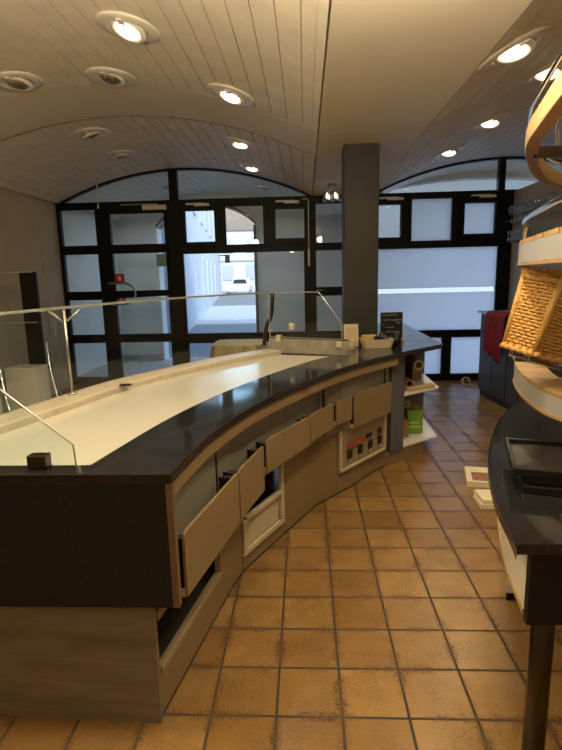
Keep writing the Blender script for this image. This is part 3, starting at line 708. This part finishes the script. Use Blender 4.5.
stand(-2.86, 4.75, 'black display stand cut by the picture edge behind the near glass') if False else None
stand(-3.18, 5.0, 'black display stand farther from the door, mostly past the left picture edge')

# ------------------------------------------------------------------ right side: display table with bread rack
ARC = smoothline([(.556,1.31),(.577,1.42),(.617,1.66),(.72,2.03),(.88,2.42),(1.05,2.74),(1.30,3.05),(1.62,3.22)], 6)
t = thing('display_table', 'black topped leaf shaped table with white curved apron on bronze legs', 'table', (1.2,2.0,0))
poly = ARC+[(1.95,3.0),(2.05,2.5),(1.95,1.9),(1.75,1.36),(.57,1.36)][:-1]
poly = ARC[1:]+[(1.95,3.02),(2.06,2.55),(1.98,1.95),(1.80,1.345),(.566,1.352)]
MB().prism(poly, .868, .90).build('tabletop', GRAN, t, bevel=.005, seg=3)
ap = [p for p in ARC if p[1] > 1.40]; ap0 = offset(ap, -.052); ap1 = offset(ap, -.064)
MB().ribbon(ap0, ap1, .660, .868).build('apron', WHITE, t)
MB().ribbon(offset(ap,-.047), offset(ap,-.066), .645, .660).build('apron_edge', PLY, t)
MB().box(.622, 1.80, 1.375, 1.40, .635, .868).build('front_panel', BLK, t)
for x,y in ((.695,1.43),(1.7,1.45),(1.40,2.72),(1.75,2.9)):
    MB().lathe([(.033,0),(.033,.87)], (x,y,0), 20).build('leg', DSTEEL, t, smooth=True)
o = thing('storage_cabinet', 'cream cabinet with dark plinth standing under the display table', 'cabinet', (1.3,2.7,0))
MB().prism([(.985,2.43),(1.60,2.43),(1.60,2.9),(1.30,2.9)],.04,.60).build('body', WHITE, o, bevel=.005); MB().prism([(.99,2.432),(1.59,2.432),(1.59,2.89),(1.31,2.89)],0,.04).build('plinth', BLK, o)
# rack
t = thing('bread_rack', 'wood and chrome bread rack of curved tiers standing on the display table', 'rack', (1.45,2.3,.9))
RA = smoothline([(.66,1.36),(.70,1.57),(.765,1.85),(.84,2.14),(.95,2.42),(1.17,2.86),(1.41,3.2),(1.66,3.38)], 12)
RB = smoothline([(1.66,3.38),(1.90,3.30),(2.05,3.0),(2.05,2.5),(1.85,1.9),(1.5,1.35),(1.1,1.05),(.80,1.05),(.66,1.36)], 12)
ring = RA+RB[1:-1]
def loop_ring(pts, w, z0, z1):
    n = len(pts); o_ = []
    for i in range(n):
        a = Vector(pts[i-1]); b = Vector(pts[(i+1)%n]); tt = (b-a).normalized()
        o_.append((pts[i][0]+tt.y*w, pts[i][1]-tt.x*w))
    m = MB(); vs = []
    for i in range(n): vs += [(*pts[i],z0),(*pts[i],z1),(*o_[i],z1),(*o_[i],z0)]
    fs = []
    for i in range(n):
        j = (i+1)%n
        for k in range(4): fs.append([4*i+k,4*j+k,4*j+(k+1)%4,4*i+(k+1)%4])
    return m.add(vs, fs), o_
m, inner = loop_ring(ring, .048, 2.10, 2.17); m.build('hoop', PLY, t, bevel=.006)
MB().tube([(*p,2.23) for p in offset(RA,-.012)], .009, 8).build('outer_rail', CHROME, t, smooth=True)
_, in2 = loop_ring(ring, .135, 2.1, 2.15)
loop_ring(in2, .035, 2.10, 2.15)[0].build('inner_hoop', PLY, t)
_, in3 = loop_ring(ring, .115, 2.1, 2.15)
MB().tube([(*p,2.20) for p in in3], .010, 8, True).build('inner_rail', CHROME, t, smooth=True)
MB().upright((.95,2.31),(1.45,2.35),[(0,2.09),(.5,2.09),(.5,2.13),(0,2.13)],.03).build('spoke', DSTEEL, t)
MB().lathe([(.025,.0),(.025,1.9)], (1.45,2.35,.902), 16).build('pole', CHROME, t, smooth=True)
MB().lathe([(.018,0),(.018,.20)], (1.155,2.28,.902), 14).build('foot_post', CHROME, t, smooth=True)
rack = t
for z, px_, py_ in ((1.70,.86,2.0),(1.70,1.0,2.36),(1.145,1.0,2.10),(1.145,1.08,2.40)):
    MB().tube([(1.45,2.35,z),(px_,py_,z)], .009, 8).build('tier_arm', CHROME, t, smooth=True)
# tiers: white curved side, wooden rim and slats
def tier(y0, y1, z0, z1, wd, base, inset, nsl):
    a = offset(sub_y(base, y0, y1), -inset); b = offset(a, -.014); back = offset(a, -wd)
    sh = MB().ribbon(a, b, z0+.012, z1-.012).build('tier_side', TIERW, t)
    cap = (a[-1], back[-1]); 
    MB().ribbon([a[-1], back[-1]], [Vector(a[-1])-Vector((0,.014)), Vector(back[-1])-Vector((0,.014))], z0+.012, z1-.012).build('tier_end', TIERW, sh)
    MB().ribbon(offset(a,.004), offset(a,-.022), z0, z0+.012).build('lower_rim', OAK, sh)
    n = len(a)
    for k in range(nsl):
        lo = y0+(y1-y0)*k/nsl+.006; hi = y0+(y1-y0)*(k+1)/nsl-.006
        aa = sub_y(a, max(lo,a[0][1]), min(hi,a[-1][1])); 
        MB().ribbon(aa, offset(aa,-wd), z1-.012, z1+.004).build('slat', OAK, sh, bevel=.002)
    return a, back
a, bk = tier(1.60, 2.64, 1.09, 1.185, .13, smoothline([(1.22,1.58),(1.07,1.66),(.975,1.78),(.925,1.92),(.915,2.04),(.93,2.2),(.97,2.4),(1.035,2.62),(1.09,2.75)],6), .0, 7)
MB().tube([(*p,1.24) for p in offset(bk,-.03)], .010, 8).build('tier_rail', CHROME, t, smooth=True)
MB().tube([(*p,1.19) for p in offset(bk,-.07)], .008, 8).build('tier_rail', CHROME, t, smooth=True)
px_, py_ = offset(bk,-.03)[len(bk)//2]
MB().tube(smoothline([(1.04,2.63,1.19),(1.03,2.66,1.25),(1.05,2.70,1.30),(1.10,2.72,1.28),(1.12,2.70,1.19)],5), .005, 8).build('end_loop', CHROME, t, smooth=True)
a, bk = tier(1.30, 2.42, 1.655, 1.745, .14, RA, .0, 6)
pts = [(*p,1.83) for p in offset(a,-.015)]
MB().tube([(pts[-1][0],pts[-1][1],1.74)]+[(pts[-1][0],pts[-1][1],1.80),(pts[-1][0]-.003,pts[-1][1]-.02,1.826)]+pts[::-1][1:], .010, 8).build('guard_rail', CHROME, t, smooth=True)

# wicker basket leaning in the rack
def basket(name, label, M_):
    b0, b1, d0, d1, h = .27, .30, .150, .175, .30
    t = thing(name, label, 'basket', M_.translation); t['_local'] = 1
    t.matrix_world = M_
    def per(z, n=72, grow=0):
        f = z/h; w = b0+(b1-b0)*f+grow; d = d0+(d1-d0)*f+grow; out = []
        for i in range(n):
            s = 4*i/n; k = int(s); u = s-k
            c = [(-w/2,-d/2),(w/2,-d/2),(w/2,d/2),(-w/2,d/2)]
            p, q = c[k], c[(k+1)%4]; out.append((p[0]+(q[0]-p[0])*u, p[1]+(q[1]-p[1])*u))
        return out
    m = MB(); N = 22
    for k in range(N):
        z = .015+(h-.03)*k/(N-1); pts = per(z); n = len(pts); ph = 1 if k%2 else -1; vv = []
        for i,(x,y) in enumerate(pts):
            r = math.hypot(x,y); w = .0045*ph*math.cos(PI*i/2)
            vv.append((x+x/r*w, y+y/r*w, z+.0012*math.sin(i*1.7+k)))
        m.tube(vv, .0058, 6, True)
    m.build('woven_side', WICK, t, smooth=True)
    st_ = MB()
    lo, hi = per(.0), per(h)
    for i in range(0, 72, 2): st_.tube([(*lo[i],0),(*hi[i],h)], .0042, 6)
    st_.build('stakes', WICK, t, smooth=True)
    for i in (0,18,36,54):
        MB().tube([(*lo[i],0),(*hi[i],h)], .012, 8).build('corner_post', WICK, t, smooth=True)
    for z, g, r in ((h,.008,.013),(h-.022,.004,.009)):
        pts = per(z, 96, g); n = len(pts)
        MB().tube([(x,y,z+.003*math.sin(i*1.3)) for i,(x,y) in enumerate(pts)], [r*(1+.18*math.sin(i*1.3)) for i in range(n)], 8, True).build('rim', WICK, t, smooth=True)
    pts = per(0, 96, .012)
    MB().tube([(x,y,.004*math.sin(i*1.3)) for i,(x,y) in enumerate(pts)], [.011*(1+.2*math.sin(i*1.3)) for i in range(96)], 8, True).build('braided_foot', WICK, t, smooth=True)
    bm_ = MB().box(-b0/2, b0/2, -d0/2, d0/2, -.002, .006); bm_.build('bottom', WICK, t)
    return t
# front vertical edge near (.85,2.0); left face runs (-.42,.9), right face runs (.9,.42)
rz = math.radians(25)
def basket_matrix(corner, rz, tilt):
    # local corner (+? ) : the corner (-d..)
    Rm = Matrix.Rotation(tilt,4,'Y')@Matrix.Rotation(rz,4,'Z')
    lc = Vector((-.135,-.075,0))
    return Matrix.Translation(Vector(corner)-(Rm@lc))@Rm
BM = basket_matrix((.852,1.98,1.325), math.radians(25), math.radians(16.5))
for yy in (-.045, .045):        # chrome cradle bars that carry the tilted basket
    q0, q1 = BM@Vector((-.12,yy,-.028)), BM@Vector((.20,yy,-.028))
    MB().tube([tuple(BM@Vector((-.125,yy,.015))), tuple(q0), tuple(q1), (1.40,2.30,q1.z-.02), (1.45,2.35,q1.z-.02)], .008, 8).build('cradle_bar', CHROME, rack, smooth=True)
basket('wicker_basket', 'tilted golden wicker basket leaning between the tiers of the bread rack', BM)

# trays on the table
for k,(dx,dy,rz,z,lab) in enumerate(((.0,.0,-.27,.901,'black serving tray at the bottom of the stack on the display table'),(.012,.012,-.30,.928,'black serving tray second from the bottom of the stack on the table'),(-.028,.02,-.28,.955,'black serving tray with dark wood grain topmost on the display table'))):
    t = thing('serving_tray', lab, 'tray', (.96+dx,1.80+dy,z), 'black trays stacked on the display table')
    Mx = Matrix.Translation((.99+dx,1.80+dy,z))@Matrix.Rotation(rz,4,'Z')
    MB().box(-.22,.22,-.165,.165,0,.008).xf(Mx).build('base', mat('tray_wood_%d'%k,(.022,.017,.014),.45,noise=.4,nscale=40) if k == 2 else BLK, t)
    rim = MB().box(-.23,.23,-.178,-.163,0,.026).box(-.23,.23,.163,.178,0,.026).box(-.23,-.215,-.165,.165,0,.026).box(.215,.23,-.165,.165,0,.026)
    rim.xf(Mx).build('rim', BLK, t, bevel=.003)
    if k == 2: MB().lathe([(0,-.001),(.009,-.001),(.009,.002),(0,.004)], n=12).xf(Mx@Matrix.Translation((-.07,-.178,.012))@Matrix.Rotation(PI/2,4,'X')).build('stud', CHROME, t)
# newspapers on the floor
def paper(x, y, z, rz, w, d, h, lab, photo=False):
    t = thing('folded_newspaper', lab, 'newspaper', (x,y,z), 'newspapers on the floor under the table')
    Mx = Matrix.Translation((x,y,z))@Matrix.Rotation(rz,4,'Z')
    m = MB()
    for k in range(4): m.box(-w/2+.003*(k%2), w/2-.002*k, -d/2, d/2-.003*k, h*k/4, h*(k+1)/4-.0008)
    m.xf(Mx).build('pages', PAPER, t)
    if photo: MB().box(-w*.40, w*.5, -d*.42, d*.10, h, h+.001).xf(Mx).build('printed_photo', PHOTO, t)
paper(1.42,3.58,.0,-.02,.42,.20,.03,'folded newspaper at the bottom of the pile under the display table')
paper(1.43,3.60,.031,.03,.42,.20,.028,'folded newspaper in the middle of the pile under the display table')
paper(1.47,4.0,.0,-.22,.42,.34,.045,'newspaper with a brown photo on its page, farther from the pile', True)

# ------------------------------------------------------------------ far grey cabinet, cloth, cable
cab = thing('grey_cabinet', 'dark grey cabinet with steel worktop edge against the right wall', 'cabinet', (2.65,6.4,0))
cabM = [(2.31,7.02),(2.42,5.6),(2.98,5.6),(2.98,7.02)]
MB().prism(cabM, .08, 1.09).build('body', CABG, cab); MB().prism([(2.33,7.0),(2.44,5.62),(2.97,5.62),(2.97,7.0)], 0, .08).build('plinth', BLK, cab)
MB().prism([(2.27,7.06),(2.39,5.55),(2.99,5.55),(2.99,7.06)], 1.09, 1.12).build('worktop', STEEL, cab, bevel=.003)
P = lambda y: (2.31+(7.02-y)/1.42*.11-.001, y)
for ya, yb, z0, z1 in ((6.99,6.62,.10,1.07),(6.60,6.22,.10,.78),(6.60,6.22,.80,1.07),(6.20,5.9,.10,.55),(6.20,5.9,.57,1.07)):
    a, b = P(ya), P(yb); L = math.dist(a,b)
    MB().upright(a, b, [(0,z0),(L,z0),(L,z1),(0,z1)], -.016).build('door' if z0 < .2 else 'drawer', CABG, cab, bevel=.003)
rt = tag(MB().box(2.50,2.90,5.9,6.75,1.121,1.145).build('red_tray', REDP, bevel=.005), 'flat red tray lying on top of the dark grey cabinet', 'tray')
# red cloth: folded sheet hanging over the cabinet edge
m = MB(); nu, nv = 26, 16; vs = []
for j in range(nv+1):
    for i in range(nu+1):
        u = i/nu; v = j/nv; y = 6.72-.52*u
        x0_ = 2.27+(7.06-y)/1.51*.12
        w = .020*math.sin(u*17+v*1.5)+.012*math.sin(u*31-v*2)
        if v < .2: vs.append((x0_+.10-.12*v/.2-.0, y, 1.128+.004*math.sin(u*20)+.006))
        else:
            k = (v-.2)/.8; vs.append((x0_-.035-abs(w)*k-.01*k, y+.03*math.sin(k*5+u*3)*k, 1.13-(.44+.05*math.sin(u*9)+(.10 if u>.3 else 0))*k))
fs = [[j*(nu+1)+i, j*(nu+1)+i+1, (j+1)*(nu+1)+i+1, (j+1)*(nu+1)+i] for j in range(nv) for i in range(nu)]
cl = m.add(vs, fs).build('red_towel', RED, smooth=True); sm = cl.modifiers.new('Solidify','SOLIDIFY'); sm.thickness = .006
tag(cl, 'crumpled dark red patterned towel hanging over the grey cabinet edge', 'towel')
tag(MB().tube([(2.29+.055*math.cos(a/10*PI)+.001*a, 7.55+.02*math.sin(a/10*PI), .065+.055*math.sin(a/10*PI)) for a in range(38)], .006, 6).tube(smoothline([(2.34,7.55,.02),(2.42,7.5,.008),(2.5,7.42,.008)],4), .006, 6).build('cable_coil', IVORY, smooth=True), 'white cable coil on the floor by the frosted window', 'cable')

# wall shelves with glasses
def wall_glass(prof, name):
    return MB().lathe(prof, n=14)
STEM = [(.030,0),(.030,.003),(.004,.008),(.004,.075),(.020,.09),(.034,.12),(.036,.16),(.030,.20),(.028,.20),(.033,.16),(.031,.122),(.017,.094),(.0,.085)]
TUM = [(.0,0),(.028,0),(.034,.13),(.031,.13),(.026,.008),(0,.008)]
sid = 0
for z, y0, y1, prof, lab, gl_, cat in ((2.29,6.25,7.62,STEM,'clear stemmed glass in the crowded row on the upper wall shelf','stemmed glasses on the upper wall shelf','glass'),(2.03,6.25,7.62,TUM,'clear tumbler in the row on the lower wall shelf','tumblers on the lower wall shelf','tumbler')):
    t = thing('wall_shelf', 'upper glass shelf on the right wall full of stemmed glasses' if z > 2.1 else 'lower glass shelf on the right wall with a row of tumblers', 'shelf', (2.9,6.9,z), 'glass shelves on the right wall')
    MB().box(2.76,2.998,y0,y1,z-.012,z-.002).build('glass_plate', GGREEN, t)
    for y in (y0+.12,y1-.12): MB().box(2.80,2.999,y-.008,y+.008,z-.03,z-.012).build('bracket', STEEL, t)
    proto = None
    nn = 14 if z > 2.1 else 13
    for i in range(nn):
        for r in range(2 if z > 2.1 else 1):
            if proto is None:
                proto = wall_glass(prof, 'g').build('wine_glass' if cat == 'glass' else 'drinking_tumbler', TUMB, smooth=True); o = proto
            else:
                o = proto.copy(); COL.objects.link(o)
            o.location = (2.82+.10*r, y0+.06+i*(y1-y0-.12)/(nn-1)+.02*r, z-.0015); tag(o, lab, cat, gl_)

# ------------------------------------------------------------------ porch and street
struct(MB().box(-3.82,4.9,8.04,10.8,-.12,-.01).build('porch_floor', OUTFLOOR))
struct(MB().box(-3.84,-3.70,8.04,10.45,-.01,3.0).build('porch_wall_left', OUTWALL))
struct(MB().box(-3.70,-3.68,8.04,10.45,-.01,.10).box(-3.70,-2.9,10.42,10.45,-.01,.10).box(-.90,1.0,10.42,10.45,-.01,.10).build('porch_skirting', OUTFLOOR))
n = 24; xa, xb, sp, apx = -2.88, -.93, 2.60, 3.02
half = (xb-xa)/2; rs = apx-sp; Ra = (half*half+rs*rs)/(2*rs)
arch = [(xa+(xb-xa)*i/n, apx-Ra+math.sqrt(max(Ra*Ra-(xa+(xb-xa)*i/n-(xa+xb)/2)**2,0))) for i in range(n+1)]
pw = MB()
pw.box(-3.84,xa,10.45,10.8,-.01,3.4).box(xb,1.15,10.45,10.8,-.01,3.4)
for p,q in zip(arch, arch[1:]): pw.slab([p,q,(q[0],3.4),(p[0],3.4)], 'y', 10.45, 10.8)
struct(pw.build('porch_wall_front', OUTWALL))
tr_ = MB(); 
for p,q in zip(arch, arch[1:]): tr_.slab([p,q,(q[0],q[1]+.05),(p[0],p[1]+.05)], 'y', 10.40, 10.82)
struct(tr_.box(xb-.05,xb,10.40,10.84,0,sp).build('trim_3', ROOFM))
struct(MB().box(1.0,1.15,9.5,10.45,-.01,3.4).box(xs0-.03,1.15,8.04,10.5,ZS,3.4).build('porch_wall_middle', OUTWALL))
aw = MB(); n = 24
xa2, xb2, sp2, ap2 = 1.15, 4.6, 2.92, 3.10; half = (xb2-xa2)/2; rs = ap2-sp2; Ra = (half*half+rs*rs)/(2*rs)
ar2 = [(xa2+(xb2-xa2)*i/n, ap2-Ra+math.sqrt(max(Ra*Ra-(xa2+(xb2-xa2)*i/n-(xa2+xb2)/2)**2,0))) for i in range(n+1)]
for p,q in zip(ar2, ar2[1:]): aw.slab([p,q,(q[0],3.5),(p[0],3.5)], 'y', 9.0, 9.2)
struct(aw.box(4.6,4.9,8.04,9.2,-.01,3.5).build('porch_arch', OUTWALL))
struct(MB().box(-14,14,7.0,10.9,3.45,8.0).box(-14,-3.9,7,10.8,-.1,3.45).box(4.95,14,7,9.4,-.1,3.45).build('exterior_upper_wall', OUTWALL))
nt_ = tag(MB().box(-2.96+.05,-2.62+.0,10.435,10.448,1.86,2.10).build('wall_notice', SIGNG), 'dark green notice board on the porch wall seen through the door', 'notice')
MB().box(-2.72,-2.62,10.435,10.445,1.68,1.86).build('white_slip', WHITE, nt_)
struct(MB().box(-60,60,10.8,120,-.15,-.03).build('street_ground', ASPH))
struct(MB().prism([(-12,18.5),(14,18.5),(14,30),(-12,30)], -.03, -.015).build('pavement', PAVE))
bl = thing('white_house', 'white house along the left side of the street with grey shutters', 'building', (-6,30,0))
MB().prism([(-3.3,13.5),(-7.9,50),(-18,50),(-14,13.5)], -.03, 8.5).build('wall', BLDW, bl)
dirv = Vector((-4.6,36.5)).normalized()
for u in (6.5,10.5,14,18,23):
    a = Vector((-3.3,13.5))+dirv*u; b = a+dirv*1.5
    MB().upright(tuple(a), tuple(b), [(0,.5),(1.5,.5),(1.5,2.5),(0,2.5)], -.05).build('shutter', SHUT, bl)
    MB().upright(tuple(a), tuple(b), [(0.1,4.0),(1.4,4.0),(1.4,6.0),(0.1,6.0)], -.05).build('shutter', SHUT, bl)
bb = thing('street_house', 'pale blue house with brown mansard roof at the end of the street', 'building', (-5,60,0))
MB().box(-10.5,1,60,70,-.03,6.6).build('wall', BLDB, bb)
MB().slab([(-10.7,6.6),(1.2,6.6),(.6,9.2),(-10.1,9.2)], 'y', 59.8, 70).build('roof', ROOFM, bb)
MB().box(-10.5,1,59.85,60,3.3,3.5).build('cornice', BLDW, bb)
for x in (-9.3,-6.6,-3.8):
    for z in (1.2,4.2): MB().box(x,x+1.3,59.9,60.02,z,z+1.7).build('window', SHUT, bb)
bl2 = thing('low_house', 'long pale house seen through the clear band of the frosted window', 'building', (16,40,0))
MB().box(4,34,40,50,-.03,8.5).build('wall', BLDG, bl2)
for x in (6,9,12,15,18,22): MB().box(x,x+1.2,39.65,40.02,.5,.95).build('window', SHUT, bl2)
MB().box(4,34,39.7,40,-.03,1.15).build('plinth_wall', mat('pale_garden_wall',(.30,.34,.37),.9), bl2)
MB().box(3.5,34.5,39.5,50.5,8.5,9.5).build('roof', BLDG, bl2)
def car(x, y, m, label):
    t = thing('car', label, 'car', (x,y,0))
    MB().slab([(x-.85,.25),(x+.85,.25),(x+.88,.75),(x+.80,.92),(x-.80,.92),(x-.88,.75)], 'y', y, y+4.1).build('body', m, t, bevel=.06)
    MB().slab([(x-.78,.92),(x+.78,.92),(x+.60,1.42),(x-.60,1.42)], 'y', y+.9, y+3.6).build('cabin', m, t, bevel=.06)
    MB().slab([(x-.66,.96),(x+.66,.96),(x+.53,1.34),(x-.53,1.34)], 'y', y+.86, y+.9).build('windscreen', CARG, t)
    for sx in (-.72,.72):
        for sy in (.75,3.3):
            MB().lathe([(.30,-.1),(.30,.1)], n=18).xf(Matrix.Translation((x+sx,y+sy,.28))@Matrix.Rotation(PI/2,4,'Y')).build('wheel', BLK, t)
        MB().box(x+sx*.85-.12,x+sx*.85+.12,y-.02,y+.02,.58,.72).build('headlight', WHITE, t)
    MB().box(x-.25,x+.25,y-.02,y,.38,.50).build('number_plate', WHITE, t)
car(-6.0,48,CARW,'white car parked at the end of the street')
car(-4.0,52.5,CARB,'blue car parked to the right of the white car')
ln = thing('street_lantern', 'dark wall lantern on the corner of the white house', 'lantern', (-7.5,48,3))
MB().box(-7.5,-6.6,47,47.1,3.4,3.5).build('arm', BLK, ln); MB().box(-7.0,-6.6,46.9,47.2,2.8,3.4).build('lantern_head', BLK, ln)

# ------------------------------------------------------------------ daylight
w = bpy.data.worlds.new('world'); S.world = w; w.use_nodes = True; nt = w.node_tree; bg = nt.nodes['Background']
sky = nt.nodes.new('ShaderNodeTexSky'); sky.sky_type = 'NISHITA'; sky.sun_disc = False; sky.sun_elevation = math.radians(38); sky.sun_rotation = math.radians(150); sky.air_density = 1.0; sky.dust_density = 1.5
mx = nt.nodes.new('ShaderNodeMix'); mx.data_type = 'RGBA'; mx.blend_type = 'MULTIPLY'; mx.inputs[0].default_value = 1; mx.inputs[7].default_value = (.98,.97,.97,1)
nt.links.new(sky.outputs[0], mx.inputs[6]); nt.links.new(mx.outputs[2], bg.inputs['Color']); bg.inputs['Strength'].default_value = .62
sl = bpy.data.lights.new('sun', 'SUN'); sl.energy = 2.4; sl.angle = .01; sl.color = (.85,.93,1.0); so = bpy.data.objects.new('sun', sl); COL.objects.link(so)
so.rotation_euler = Vector((-.35,.72,-.62)).to_track_quat('-Z','Y').to_euler()
S.view_settings.view_transform = 'Standard'; S.view_settings.look = 'None'; S.view_settings.gamma = 1; S.view_settings.use_curve_mapping = False
S.view_settings.exposure = 0.2
S.cycles.max_bounces = 8; S.cycles.diffuse_bounces = 5; S.cycles.transparent_max_bounces = 24; S.cycles.glossy_bounces = 4; S.cycles.caustics_reflective = False
S.cycles.use_denoising = True
for o in bpy.data.objects:
    if '_local' in o: del o['_local']
